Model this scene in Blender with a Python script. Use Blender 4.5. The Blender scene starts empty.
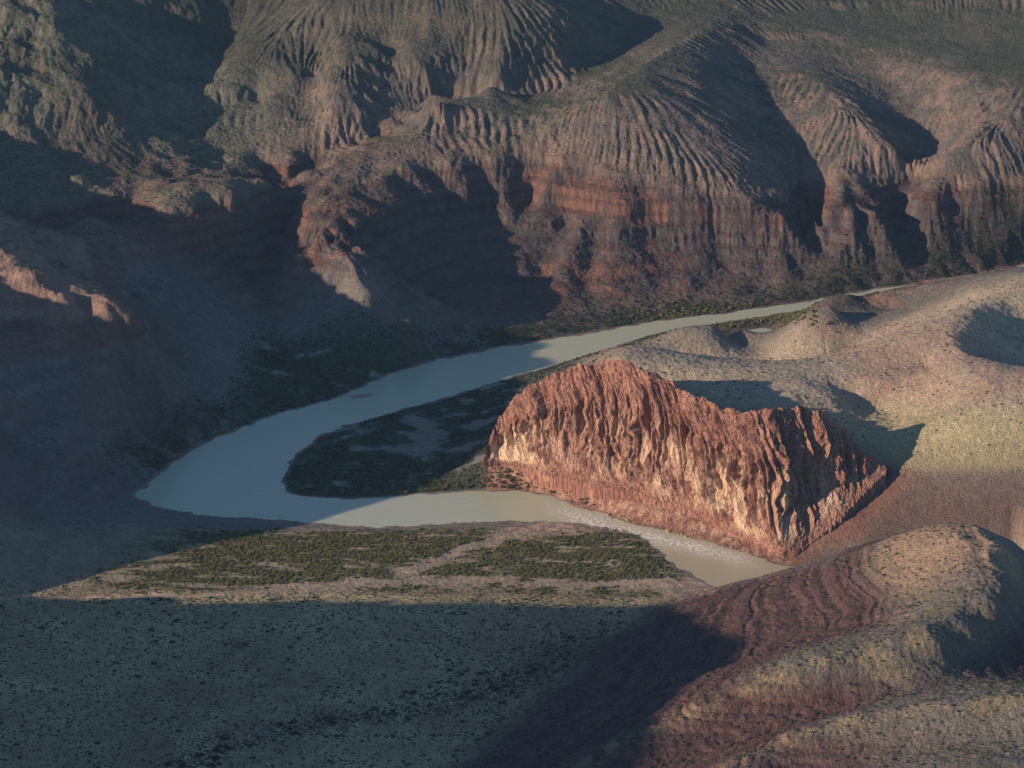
import bpy, math, os
import numpy as np
from concurrent.futures import ThreadPoolExecutor
f32 = np.float32
Q = float(os.environ.get('SCENE_Q', '1'))          # mesh density (1 = full)
rng = np.random.default_rng(7)
scene = bpy.context.scene
COL = scene.collection

# ------------------------------------------------------------------ camera
CAM_Z, PITCH, HT = 1000.0, math.radians(17.0), math.tan(math.radians(10.0))
CP, SP = math.cos(PITCH), math.sin(PITCH)
cam_d = bpy.data.cameras.new('camera'); cam = bpy.data.objects.new('camera', cam_d); COL.objects.link(cam)
cam.location = (0, 0, CAM_Z); cam.rotation_euler = (math.pi/2 - PITCH, 0, 0)
cam_d.sensor_width = 36; cam_d.lens = 18/HT; cam_d.clip_start = 5; cam_d.clip_end = 40000
scene.camera = cam

def ray(px, py):
    r = (px-512)/512*HT; u = (384-py)/512*HT
    return np.array([r, CP + u*SP, -SP + u*CP])
def P(px, py, z=0.0):                               # point of the place seen at a pixel, at height z
    d = ray(px, py); t = (z-CAM_Z)/d[2]
    return np.array([d[0]*t, d[1]*t, z])
def PY(px, py, y):                                  # same, at distance y
    d = ray(px, py); t = y/d[1]
    return np.array([d[0]*t, y, CAM_Z + d[2]*t])
def proj(x, y, z):
    f = y*CP - (z-CAM_Z)*SP; up = y*SP + (z-CAM_Z)*CP
    return 512 + 512*(x/f)/HT, 384 - 512*(up/f)/HT

# sun: light travels along SUN_XY (from behind left), low
SUN_AZ = math.atan2(0.46, 0.89); SUN_EL = math.radians(15.0)

# ------------------------------------------------------------------ noise
def _hash(ix, iy, seed):
    h = (ix.astype(np.uint32)*np.uint32(374761393) + iy.astype(np.uint32)*np.uint32(668265263) + np.uint32((seed*974711 + 12345) & 0xffffffff))
    h = (h ^ (h >> np.uint32(13)))*np.uint32(1274126177)
    h ^= h >> np.uint32(16)
    return h
_GT = np.linspace(0, 2*np.pi, 256, endpoint=False)
_GX, _GY = np.cos(_GT).astype(f32), np.sin(_GT).astype(f32)
POOL = ThreadPoolExecutor(max(2, min(8, os.cpu_count() or 4)))
def par(fn, *arrs):
    """run fn on row blocks of equal-shape arrays"""
    n = arrs[0].shape[0]
    nb = max(1, min(64, n//8 or 1))
    e = np.linspace(0, n, nb+1).astype(int)
    return np.concatenate(list(POOL.map(lambda k: fn(*[a[e[k]:e[k+1]] for a in arrs]), range(nb))), 0)
def _perlin(x, y, seed):
    x0 = np.floor(x); y0 = np.floor(y)
    fx = (x-x0).astype(f32); fy = (y-y0).astype(f32)
    ix = x0.astype(np.int64); iy = y0.astype(np.int64)
    u = fx*fx*fx*(fx*(fx*6-15)+10); v = fy*fy*fy*(fy*(fy*6-15)+10)
    def g(dx, dy):
        h = (_hash(ix+dx, iy+dy, seed) & np.uint32(255)).astype(np.intp)
        return _GX[h]*(fx-dx) + _GY[h]*(fy-dy)
    a = g(0,0); a += u*(g(1,0)-a)
    b = g(0,1); b += u*(g(1,1)-b)
    return (a + v*(b-a))*f32(1.5)
def perlin(x, y, seed=0): return par(lambda a, b: _perlin(a, b, seed), x, y)
def fbm(x, y, s, octv=4, seed=0, gain=.5):
    def fn(a, b):
        o = 0; amp = 1.0; fr = 1.0/s
        for k in range(octv):
            o = o + f32(amp)*_perlin(a*fr + 17.3*k, b*fr - 9.1*k, seed+k*31); amp *= gain; fr *= 2.03
        return o
    return par(fn, x, y)
def smooth(a, b, x):
    t = np.clip((x-a)/(b-a), 0, 1); return t*t*(3-2*t)

# ------------------------------------------------------------------ river outline (pixels -> water level)
bank_far = [(1075,252),(1024,265),(970,276),(930,283),(880,289),(850,294),(800,303),(760,308),(720,314),(690,317),(660,321),(620,328),(590,333),(560,338),(530,343),(500,348),(465,355),(430,362),(405,370),(385,377),(366,385),(340,398),(300,408),(270,417),(250,425),(220,437),(200,446),(180,459),(165,470),(148,484),(137,492),(140,500),(155,506),(190,514),(250,519),(320,523),(390,528),(450,523),(520,520),(570,522),(615,529),(645,537),(660,552),(670,562),(700,580),(716,588),(780,592),(850,592),(930,590),(1040,582)]
bank_near = [(1040,548),(930,558),(850,566),(805,570),(782,566),(740,552),(700,540),(660,530),(640,526),(600,514),(560,500),(530,491),(470,491),(400,496),(360,499),(310,498),(288,494),(279,486),(281,474),(298,450),(330,430),(380,415),(440,400),(500,380),(560,364),(600,351),(650,335),(690,327),(720,323),(760,317),(800,311),(850,300),(900,292),(930,288),(970,281),(1024,271),(1075,259)]
def chaikin(p, n=2):
    p = np.asarray(p, float)
    for _ in range(n):
        q = np.roll(p, -1, 0); p = np.stack([.75*p+.25*q, .25*p+.75*q], 1).reshape(-1, 2)
    return p
RIV = np.array([P(x, y, 0)[:2] for x, y in bank_far + bank_near])
RIV_S = chaikin(RIV, 1)
pool_px = [(722,342),(742,330),(776,327),(770,338),(752,343)]
POOL_W = chaikin(np.array([P(x, y, 0)[:2] for x, y in pool_px]), 2)
def seg_sdf(x, y, poly):
    """signed distance to a polygon (negative inside)"""
    def fn(a, b):
        d2 = np.full(a.shape, 1e12); ins = np.zeros(a.shape, bool)
        for (x0, y0), (x1, y1) in zip(poly, np.roll(poly, -1, 0)):
            ex, ey = x1-x0, y1-y0; L = ex*ex+ey*ey+1e-9
            t = np.clip(((a-x0)*ex+(b-y0)*ey)/L, 0, 1)
            d2 = np.minimum(d2, (a-x0-t*ex)**2 + (b-y0-t*ey)**2)
            c = (y0 > b) != (y1 > b)
            if abs(ey) > 1e-9: ins ^= c & (a < ex*(b-y0)/ey + x0)
        return np.where(ins, -1, 1)*np.sqrt(d2)
    return par(fn, x, y)

# ------------------------------------------------------------------ far wall: cliff remap  z_in -> z_out (cliff band becomes steep)
ZI = np.array([-50, 0, 30, 52, 62, 68, 80, 88, 100, 122, 600.])
ZO = np.array([-50, 0, 27, 48, 56, 66, 75, 94, 103, 122.5, 600.])
def bed_scale(x): return 1.27 - .38*smooth(10, 385, x)      # the beds thin and sink to the right
def far_mask(x, y): return smooth(3420, 3540, y + 0.0*x)

# ------------------------------------------------------------------ land features: lines and spots as (pixel x, pixel y, height)
LINES = [
 # --- far country, ridges and gullies
 [(318,195,140,1),(350,180,145,1),(410,160,156,1),(470,150,160,1),(512,138,168,1),(560,112,197,1),(600,90,221,1),(640,60,234,1),(690,35,244,1),(750,0,250,1),(790,-30,266,1)],
 [(392,142,110),(440,120,116),(500,112,128),(555,90,152),(600,58,182),(650,20,222),(680,-10,250)],
 [(372,-15,280),(345,0,268),(300,22,240),(262,45,212),(238,72,190),(228,84,178)],
 [(255,0,255),(225,40,205),(210,75,170),(204,105,150),(215,125,132),(235,136,124)],
 [(335,28,240),(330,60,208),(324,95,174),(322,125,136)],
 [(322,30,228),(318,60,190),(316,95,158),(317,128,126)],
 [(376,30,240),(372,62,207),(366,95,172),(360,130,128)],
 [(388,38,218),(382,70,178),(374,105,142),(368,134,119)],
 [(405,28,232),(428,58,206),(432,80,182),(412,104,152),(396,124,130),(386,137,114)],
 [(480,30,228),(472,60,190),(468,88,160),(450,112,130)],
 [(515,10,255),(500,45,218),(492,75,186),(512,100,154),(520,112,140)],
 [(575,5,255),(565,40,212),(560,72,178)],
 # hills above the right-hand wall
 [(700,58,224,1),(715,82,204,1),(730,108,180,1),(755,140,150,1),(780,170,121,1),(797,193,98,1)],
 [(745,66,200,1),(760,108,164,1),(780,150,126,1),(797,184,90,1),(806,200,74,1),(809,225,45,1),(811,262,20,1)],
 [(755,40,216,1),(820,78,198,1),(868,112,174,1),(896,136,153,1),(915,150,132,1)],
 [(874,70,190,1),(902,104,160,1),(934,142,124,1),(922,166,96,1),(908,190,74,1),(905,225,45,1),(904,262,18,1)],
 [(880,50,210,1),(950,74,201,1),(1010,94,190,1),(1050,100,186,1)],
 [(1040,98,191,1),(1012,108,178,1),(975,132,157,1),(940,156,131,1),(918,176,110,1),(910,190,98,1)],
 [(840,165,122,1),(835,190,104,1)],
 # --- inlet canyon between the two lit noses
 [(325,385,2),(300,345,16),(275,300,34),(268,255,52),(290,215,66),(335,178,84),(378,148,104),(392,142,110)],
 # left nose and its flat top
 [(160,140,124),(156,165,120),(157,185,114),(170,197,110),(182,201,108),(205,194,110),(232,197,107),(270,180,108),(310,165,110),(355,148,114)],
 [(160,134,126),(230,137,122),(300,141,119),(370,142,116)],
 # right nose
 [(320,195,138,1),(316,215,124,1),(330,240,112,1),(350,262,100,1)],
 [(300,262,80,1),(345,300,64,1),(385,330,30,1)],[(425,300,44,1),(400,345,12,1)],
 [(278,246,100,1),(330,268,94,1),(372,284,86,1),(408,297,76,1)],
 # rim of wall right of nose
 [(575,172,134,1),(610,182,126,1),(660,190,118,1),(700,196,112,1),(745,202,104,1),(785,208,97,1)],
 [(820,206,93,1),(850,208,91,1),(885,206,92,1)],
 [(918,197,93,1),(960,194,92,1),(1040,188,93,1)],
 # foot of wall
 [(420,345,8),(470,330,10),(540,312,12),(600,302,12),(660,297,10),(720,294,10),(780,288,10),(860,280,11),(960,262,13),(1040,250,14)],
 # middle of wall, part-way up
 [(412,251,70,1),(450,228,74,1),(490,220,75,1),(530,212,77,1)],
 [(430,300,28,1),(460,270,40,1),(520,250,52,1)],
 [(600,240,66,1),(660,238,62,1),(720,240,54,1),(770,245,50,1)],
 [(835,250,42,1),(870,246,44,1),(892,248,42,1)],
 [(922,236,48,1),(980,228,49,1),(1040,222,50,1)],
 # --- left mesa
 [(-60,262,182),(0,268,174),(50,284,166),(76,304,148),(82,328,120),(82,360,98),(84,400,68),(90,440,37)],
 [(66,292,160),(105,299,152),(142,311,138),(148,345,98),(152,400,48)],
 [(-30,305,144),(0,312,138),(30,318,132)],[(0,350,112),(30,365,100),(0,390,92)],
 [(178,372,34),(192,345,48)],
 [(0,420,76),(40,425,58)],
 [(230,255,62),(190,285,62),(200,320,44),(240,345,28),(285,372,12)],
 # --- right side low hills
 [(605,352,3),(640,342,14),(684,325,36),(712,321,39),(744,320,34),(768,332,14)],
 [(782,345,20),(788,325,32),(806,309,58),(832,299,66),(846,308,44),(868,311,28),(905,308,44),(940,298,66)],
 [(815,301,42),(850,292,52),(905,286,60),(950,281,78),(1000,273,98),(1040,266,112)],
 [(840,322,34),(880,322,38),(930,312,60)],
 [(718,340,9),(740,346,6),(762,350,7)],
 [(1050,290,122),(1010,300,112),(975,310,121),(956,336,118),(962,360,114),(980,382,112)] ,[(960,362,110),(925,368,96),(880,378,94),(820,394,91),(770,407,88)],
 [(1000,338,86),(1040,338,82)],[(984,360,88),(1010,370,84),(1040,370,82)],
 [(1060,380,122),(1024,390,114),(985,402,106),(940,418,93),(905,440,78),(885,460,63)],
 [(1060,470,76),(990,478,66),(940,482,57),(900,488,46)],
 [(1050,520,42),(950,520,30),(890,522,22)],
 # --- near ridge that hides the river
 [(684,592,6),(740,578,22),(790,567,36),(850,552,56),(890,538,76),(920,529,94),(950,523,106),(985,526,116)],
 [(985,526,116),(1004,545,117),(1012,570,114),(998,600,108),(975,622,106),(945,632,105)],
 [(940,565,104),(935,590,100),(925,615,100)],
 [(1010,535,92),(1040,560,66),(1045,600,62),(1030,640,66),(990,660,74),(950,672,80)],
 [(610,622,8),(690,625,26),(760,625,44),(830,618,60),(880,600,76)],
 [(560,700,14),(640,690,26),(720,668,44),(790,645,58),(850,628,72),(890,625,84)],
 [(470,768,18),(560,745,24),(640,715,36)],
 [(540,800,36),(580,765,44),(640,728,56),(700,700,71),(760,680,84),(830,660,97),(890,643,105),(930,633,107)],
 [(640,795,40),(720,742,50),(800,712,64),(880,690,76),(925,668,88)],
 [(680,790,66),(740,752,80),(800,727,91),(860,712,99),(930,702,107),(1040,694,116)],
 [(800,775,72),(870,755,82),(950,745,90),(1040,735,98)],
 [(840,800,92),(920,778,101),(1040,764,113)],
 # gully with scrub in the plain
 [(60,800,25),(170,775,20),(250,740,13),(330,722,11),(420,710,9),(500,690,8),(560,665,7),(605,640,5),(650,612,3),(690,592,2)],
 [(180,765,26),(235,725,22),(300,700,18),(380,690,15),(450,676,13)],
]
SPOTS = [(0,0,290),(100,0,282),(200,0,262),(450,0,268),(540,-5,270),(850,0,238,1),(950,0,242,1),(1024,0,246,1),(1100,0,250,1),(-80,0,300),
 (800,35,221,1),(850,30,225,1),(955,40,216,1),(1024,60,206,1),(100,50,238),(30,60,230),(0,100,192),(100,100,186),(160,115,160),(60,140,142),(-60,140,150),
 (0,170,132),(80,170,128),(0,215,118),(90,215,104),(120,240,92),(50,240,112),(-60,200,130),
 (260,115,134),(270,85,180),(290,60,205),(440,75,205),(450,135,122),
 (0,560,14),(100,555,10),(200,550,6),(300,550,5),(400,550,4),(500,548,3.5),(600,555,3.5),(640,575,3.5),(150,525,6),
 (0,592,13),(150,592,10),(300,592,8),(450,590,6),(600,592,4),
 (0,612,20),(150,610,16),(300,610,13),(450,608,10),(580,605,7),
 (0,650,23),(150,650,19),(300,650,16),(450,648,12),(0,700,29),(100,700,26),(200,690,22),(0,768,40),(90,768,34),
 (330,768,22),(420,740,18),(300,745,18),(400,768,24),
 (0,840,52),(200,840,42),(400,840,40),(520,850,46),(620,860,72),(800,860,104),(1024,840,126),
 (0,525,26),(60,500,24),(100,482,16),(125,470,8),(0,480,50),(60,455,42),(110,445,22),(160,440,9),(210,415,12),(250,400,14),(-60,480,64),(-60,430,104),
 (660,368,13),(750,370,2),(850,364,6),(700,386,4),(795,376,5),(690,362,6),(770,357,6),(860,356,12),(640,385,16),(560,400,10),(520,410,8),(480,440,5),(400,450,3),(330,470,2.5),(450,470,3),
 (855,414,60),(900,425,70),(880,412,66),(940,412,84),(862,440,60),
 (842,538,10)]
# crest of the high country left of the frame: where its evening shade must end, as (pixel x, pixel y, height)
SHADE = [(600,768,44),(650,725,54),(730,655,42),(690,606,8),(600,604,4),(480,612,6),(390,592,7),(290,606,9),(200,592,10),(165,598,11),None,(320,520,2),(488,464,6),(498,410,12),(510,385,8),(470,352,2),(402,296,46),(275,245,98),(180,215,128),(80,185,158),(40,125,196),(10,70,250),(-20,15,300)]
SX, SY, TE = math.cos(SUN_AZ), math.sin(SUN_AZ), math.tan(SUN_EL)
CREST = []
for t in SHADE:
    if t is None: CREST.append(None); continue
    q = P(*t); L_ = (q[0]+760)/SX; CREST.append((q[1]-L_*SY, q[2]+TE*L_))
k = CREST.index(None); CREST[k] = ((CREST[k-1][0]+CREST[k+1][0])/2, 40.0)
CREST = [(CREST[0][0]-150, CREST[0][1]+20)] + CREST + [(CREST[-1][0]+200, CREST[-1][1]+30)]
print('crest', [(int(a_), int(b_)) for a_, b_ in CREST])
WORLD_PTS = []
for (y0, h0), (y1, h1) in zip(CREST[:-1], CREST[1:]):
    n = max(1, int(abs(y1-y0)/60))
    for k in range(n):
        y_, h_ = y0+(y1-y0)*k/n, h0+(h1-h0)*k/n
        for L_, f_ in ((0, 0), (200, .1), (420, .12), (700, .12)):
            WORLD_PTS.append((-760-L_*SX, y_-L_*SY, h_+f_*L_))
        if y_ < 2650: WORLD_PTS.append((-610, y_+20, .4*h_+6))
WORLD_PTS += [
 (112,3010,116),(112,3060,104),(114,3120,89),(118,3180,72),(124,3240,55),(134,3300,38),(146,3350,26),
 (-1100,4500,480),(-1000,4300,460), (0,4600,340),(-500,4500,380),(450,4800,290),(900,4800,290),(-900,5000,440),(0,5100,430),(900,5100,430),(0,5600,450),(-1200,5600,490),(1200,5600,450),
 (700,2500,60),(800,2700,70),(900,3200,110),(1100,3600,150),(1000,4000,240),(700,2100,130),(600,1800,140),(900,2300,90),(300,1700,110),(0,1600,60),(-300,1700,60)]
def densify(pts, step=28.0):
    w = np.array([P(*p) for p in pts]); out = [w[0]]
    for a, b in zip(w[:-1], w[1:]):
        n = max(1, int(np.linalg.norm((b-a)[:2])/step))
        for k in range(1, n+1): out.append(a + (b-a)*k/n)
    return out
def lift(p):                                         # heights of the far country
    x, y, z = p[:3]
    far = len(p) == 3 and y < 400 and not (x < 160 and 228 < y) and not (x > 590 and y > 296) and not (x > 770 and y > 268 and z > 25)
    if not far: return (x, y, z)
    t = np.clip((x-520)/280, 0, 1); t = t*t*(3-2*t)
    za = np.interp(z, [0,20,60,110,150,200,275,300,400], [0,24,78,152,192,240,312,336,436])
    zb = np.interp(z, [0,20,60,110,150,200,275,300,400], [0,18,50,95,140,196,285,312,420])
    return (x, y, float(za + (zb-za)*t))
C = []
for L in LINES: C += densify([lift(p) for p in L])
C += [P(*lift(s)) for s in SPOTS]
rv = RIV_S[(np.arange(len(RIV_S)) % 1) == 0]
riv_pts = []
for a, b in zip(rv, np.roll(rv, -1, 0)):
    n = max(1, int(np.linalg.norm(b-a)/40))
    for k in range(n): q = a+(b-a)*k/n; riv_pts.append((q[0], q[1], 0.6))
C += [np.array(q) for q in riv_pts] + [np.array(q, float) for q in WORLD_PTS] + [np.array([q[0], q[1], 0.3]) for q in POOL_W]
C = np.array(C)
# butte foot and top (pixels); the tops get their distance from the foot
FOOT = [(482,462,24),(500,464,20),(522,468,20),(545,474,21),(570,480,21),(600,488,21),(626,494,20),(650,500,19),(675,508,16),(700,518,12),(722,530,8),(745,541,4),(768,552,1.5),(784,559,0.5),(796,556,2),(812,543,9),(828,530,19),(843,516,30),(858,500,41),(872,486,51),(886,472,60)]
RIMP = [(490,438),(500,418),(515,397),(532,384),(556,373),(582,366),(606,360),(630,361),(650,372),(668,383),(690,393),(712,402),(732,410),(752,411),(770,409),(788,408),(806,408),(824,412),(842,430),(858,446),(886,464)]
FT = np.array([P(*p) for p in FOOT])
DY = [26,40,52,62,68,74,78,80,80,80,80,80,82,84,84,80,72,62,48,32,14]
RM = np.array([PY(px, py, FT[i][1] + DY[i]) for i, (px, py) in enumerate(RIMP)])
C = np.concatenate([C, FT + np.array([0, 4, 0])])
C = np.concatenate([C, [(x, y+70, 20.0) for x, y, z in FT[3:16]]])
m = far_mask(C[:, 0], C[:, 1])
bs = bed_scale(C[:, 0]); C[:, 2] = C[:, 2]*(1-m) + bs*np.interp(C[:, 2]/bs, ZO, ZI)*m
_, keep = np.unique(np.round(C[:, :2]/7).astype(int), axis=0, return_index=True)
C = C[np.sort(keep)]
SC = 1000.0
def rbf_fit(C, lam=0.004):
    X = C[:, :2]/SC
    D = np.sqrt(((X[:, None]-X[None])**2).sum(-1)); n = len(C)
    A = np.zeros((n+3, n+3)); A[:n, :n] = -D + lam*np.eye(n)
    A[:n, n] = 1; A[:n, n+1:] = X; A[n, :n] = 1; A[n+1:, :n] = X.T
    return np.linalg.solve(A, np.r_[C[:, 2], 0, 0, 0]), X
W, X = rbf_fit(C)
def rbf_eval(x, y):
    def fn(a, b):
        q = np.stack([a.ravel(), b.ravel()], 1)/SC
        d = np.sqrt(np.maximum((q**2).sum(1)[:, None] + (X**2).sum(1)[None] - 2*q@X.T, 0))
        return (-d@W[:len(X)] + W[-3] + q@W[-2:]).reshape(a.shape)
    return par(fn, x, y)

# ------------------------------------------------------------------ sampling fan: columns of constant direction, rows of constant distance
def steps(seq):
    out = [seq[0][0]]
    for a, b, s in seq:
        n = max(1, int(round((b-a)/s))); out += list(a + (b-a)*np.arange(1, n+1)/n)
    return np.array(out)
us = steps([(-.66,-.30,.006),(-.30,-.205,.003),(-.205,.205,.00034/Q),(.205,.34,.003)])
ds = steps([(1450,1980,8),(1980,2600,1.5/Q),(2600,3380,1.9/Q),(3380,3900,1.05/Q),(3900,4650,2.0/Q),(4650,5700,14)])
uc = steps([(-.66,-.21,.012),(-.21,.21,.0021),(.21,.34,.01)])
dc = steps([(1450,2000,30),(2000,3400,8),(3400,4500,6),(4500,5700,40)])
def cr_matrix(fine, coarse):
    """Catmull-Rom weights from a coarse to a fine axis (non-uniform, via index space)"""
    k = np.interp(fine, coarse, np.arange(len(coarse))); i = np.clip(np.floor(k).astype(int), 0, len(coarse)-2); t = k-i
    M = np.zeros((len(fine), len(coarse)), f32); r = np.arange(len(fine))
    ws = [-.5*t+t*t-.5*t**3, 1-2.5*t*t+1.5*t**3, .5*t+2*t*t-1.5*t**3, -.5*t*t+.5*t**3]
    for o, w in zip((-1,0,1,2), ws): np.add.at(M, (r, np.clip(i+o, 0, len(coarse)-1)), w)
    return M
MU, MD = cr_matrix(us, uc), cr_matrix(ds, dc)
Uc, Dc = np.meshgrid(uc, dc); Xc, Yc = Uc*Dc, Dc
up = lambda a: MD @ a.astype(f32) @ MU.T
Zc = rbf_eval(Xc, Yc)
for _ in range(2):
    t_ = Zc.copy(); t_[1:-1, 1:-1] = .5*Zc[1:-1, 1:-1] + .125*(Zc[:-2, 1:-1]+Zc[2:, 1:-1]+Zc[1:-1, :-2]+Zc[1:-1, 2:]); Zc = t_
def gauss_c(a, sx_, sy_):
    for ax, sg in ((0, sy_), (1, sx_)):
        k_ = np.exp(-.5*(np.arange(-3*sg, 3*sg+1)/sg)**2); k_ /= k_.sum()
        a = np.apply_along_axis(lambda v: np.convolve(np.pad(v, 3*sg, mode='edge'), k_, 'valid'), ax, a)
    return a
Zd = gauss_c(Zc, 5, 6)
md_ = smooth(300, 360, Xc)*smooth(2650, 2690, Yc)*smooth(2860, 2800, Yc)
Zc = Zc + md_*(Zd-Zc)
Zb = gauss_c(Zc, 11, 13)
fr_ = smooth(3560, 3760, Yc)*smooth(-640, -540, Xc)
Zc = Zc + fr_*((.6 + .15*smooth(60,200,Xc))-1)*(Zc-Zb)
Z = up(Zc)
Zs_ = gauss_c(Zc, 3, 4)
du_ = np.gradient(Zs_, uc, axis=1)/Dc; dd_ = np.gradient(Zs_, dc, axis=0) - Uc*du_
GXB, GYB = up(du_), up(dd_)
RS = up(seg_sdf(Xc, Yc, RIV_S))
PSD = up(seg_sdf(Xc, Yc, POOL_W))
U, D = np.meshgrid(us.astype(f32), ds.astype(f32)); XX = U*D; YY = D
NR, NC = XX.shape
print('grid', NR, NC, 'constraints', len(C))

def grad(Z):
    du = np.gradient(Z, us, axis=1).astype(f32); dd = np.gradient(Z, ds, axis=0).astype(f32)
    gx = du/D; gy = dd - U/D*du
    return gx, gy
def blur(a, n):
    for _ in range(n):
        b = a.copy(); b[1:-1] = .25*a[:-2]+.5*a[1:-1]+.25*a[2:]
        c = b.copy(); c[:, 1:-1] = .25*b[:, :-2]+.5*b[:, 1:-1]+.25*b[:, 2:]
        a = c
    return a
def rills(gx, gy, x, y, wave, cell, seed):
    """stripes running down the slope: sum of oriented wave packets on a jittered grid"""
    def fn(gx, gy, x, y):
        gl = np.sqrt(gx*gx+gy*gy)+1e-5; tx, ty = -gy/gl, gx/gl
        ix = np.floor(x/cell).astype(np.int64); iy = np.floor(y/cell).astype(np.int64)
        s = np.zeros(x.shape, f32); wsum = np.full(x.shape, 1e-3, f32); k = f32(2*math.pi/wave)
        for a in (-1,0,1):
            for b in (-1,0,1):
                h = _hash(ix+a, iy+b, seed)
                cx = ((ix+a) + (h & np.uint32(1023)).astype(f32)/1023)*cell
                cy = ((iy+b) + ((h >> np.uint32(10)) & np.uint32(1023)).astype(f32)/1023)*cell
                ph = ((h >> np.uint32(20)) & np.uint32(255)).astype(f32)*f32(.0246)
                dx = (x-cx).astype(f32); dy = (y-cy).astype(f32)
                w = np.maximum(0, 1-(dx*dx+dy*dy)/f32((1.05*cell)**2)); w = w*w
                s += w*np.cos(k*(dx*tx+dy*ty)+ph); wsum += w
        return s/wsum
    return par(fn, gx, gy, x, y)

FAR = smooth(3380, 3560, YY)
land = smooth(6, 60, RS)                                # fade relief out towards the river
PXi, PYi = proj(XX, YY, Z)
def blob(cx, cy, rx, ry): return np.exp(-((PXi-cx)/rx)**2 - ((PYi-cy)/ry)**2)
lowhill = smooth(560, 640, PXi)*smooth(3420,3340,YY)*smooth(2760,2860,YY)
NRC = np.array([P(*p_) for p_ in [(640,612,3),(684,592,6),(740,578,22),(790,567,36),(850,552,56),(890,538,76),(920,529,94),(950,523,106),(985,526,116),(1004,540,115),(1040,560,96)]])
near_h = smooth(0, 60, PXi - np.interp(PYi, [560,600,640,700,768,840],[800,640,560,500,420,400]))*smooth(34,6,YY-np.interp(XX, NRC[:,0], NRC[:,1]))
# medium warping and relief
g0x, g0y = grad(blur(Z, 6)); sl0 = np.sqrt(g0x**2+g0y**2)
hills = np.clip(FAR + .9*near_h + .5*lowhill + smooth(-420,-520,XX)*.7 + smooth(.02,.25,sl0)*.25, 0, 1)
Z += land*hills*fbm(XX, YY, 130, 3, 3)*3.0*smooth(.03,.22,sl0)
Z += smooth(-600,-680,XX)*(fbm(XX, YY, 90, 4, 9)*11 + fbm(XX, YY, 22, 2, 10)*2.5)
Z += land*smooth(-330,-430,XX)*(1-FAR)*smooth(2760,2850,YY)*(fbm(XX, YY, 70, 4, 12)*8 + 5*(.5-np.abs(fbm(XX*1.0, YY*.6, 80, 3, 13))))
Z += land*FAR*smooth(-330,-430,XX)*smooth(110,150,Z)*(fbm(XX, YY, 150, 4, 15)*13)
# gullies, three scales, each following the slope left by the one before
wallz = FAR*smooth(126,108,Z/bed_scale(XX))*smooth(4,30,Z)
r = rills(GXB, GYB, XX, YY, 74, 130, 5); Z += land*wallz*smooth(.15,.4,np.hypot(GXB, GYB))*r*7.5
for wave, cell, amp, seed, nb, own in ((40,110,1.2,11,10,.0),(14,76,1.7,23,8,.10),(7.5,40,.6,37,6,.3)):
    gx, gy = grad(blur(Z, nb)); sl = np.sqrt(gx*gx+gy*gy)
    gx = GXB*(1-own)+gx*own; gy = GYB*(1-own)+gy*own; sl = .5*sl + .5*np.hypot(gx, gy)
    r = rills(gx, gy, XX, YY, wave, cell, seed)
    r = np.where(r < 0, -np.abs(r)**.9*1.15, np.abs(r)**1.2*.85)
    kfar = (1-.55*smooth(-330,-430,XX))*FAR*smooth(.12,.36,sl)*(.12+.88*smooth(112,132,Z/bed_scale(XX)))
    knear = (near_h*.34 + lowhill*.16*smooth(470,440,PYi) + smooth(-330,-430,XX)*.4*(1-FAR)*smooth(2700,2800,YY))*smooth(.12,.45,sl)
    Z += land*amp*r*np.clip(kfar+knear*(1-FAR), 0, 1)*np.clip(.5+1.3*fbm(XX, YY, 150, 3, seed+5), .04, 1.25)
# ledges of the bedded rock
zz = Z + 4.0*fbm(XX, YY, 120, 4, 51)
def ledge(z, p, a): return a*np.sin(2*np.pi*z/p + 1.3*np.sin(2*np.pi*z/(p*2.7)))*p/(2*np.pi)
gx, gy = grad(blur(Z, 3)); sl = np.sqrt(gx*gx+gy*gy)
band = FAR*smooth(146,118,Z/bed_scale(XX)) + .95*near_h*smooth(105,70,Z) + smooth(-340,-420,XX)*(1-FAR)*smooth(2650,2750,YY)*.35
Z += land*np.clip(band, 0, 1)*smooth(.15,.4,sl)*(1-.55*FAR)*(ledge(zz, 11.0, .4)*(.3+smooth(-.4,.4,fbm(XX, YY, 60, 2, 57))) + ledge(zz, 4.3, .42))
zn = Z + 1.2*fbm(XX, YY, 60, 3, 58)
Z += land*near_h*smooth(92,78,Z)*smooth(.1,.25,sl)*(ledge(zn, 5.6, .85) + ledge(zn+1.3, 2.3, .5))
# steep cliff band of the wall across the river
m = FAR*smooth(3420,3540,YY)
cn = 4.0*fbm(XX, YY, 34, 4, 77)
BS = bed_scale(XX); Zq = Z/BS
Z = (Z*(1-m) + m*(BS*np.interp(Zq+cn, ZI, ZO)-cn*BS*(.6*smooth(142,118,Zq) + smooth(118,142,Zq)))).astype(f32)
fl = fbm(XX*1.0, YY*.35, 9, 3, 91)
gx, gy = grad(Z); sl = np.sqrt(gx*gx+gy*gy)
Z += land*FAR*smooth(.5,1.1,sl)*(fl*2.6 + 3.4*(1-2*np.abs(fbm(XX, YY*.4, 24, 3, 93))-.6)*smooth(-.2,.3,fbm(XX, YY, 90, 2, 95)))
# ground-level roughness
Z += land*(.5*fbm(XX, YY, 22, 3, 101) + .36*fbm(XX, YY, 5, 2, 105))*(1+.9*hills)
# scarp above the dry wash, gully banks in the plain
wy = P(0,598,8)[1]
tal_y = np.interp(XX, FT[:14,0], FT[:14,1])
tal = np.exp(-((YY-tal_y+18)/26.0)**2)*smooth(-30,10,XX)*smooth(300,270,XX)
Z += land*0 + tal*smooth(2,14,RS)*(1.8*fbm(XX, YY, 16, 3, 141) + 1.3*fbm(XX*1.0, YY*.5, 5, 3, 143))
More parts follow.
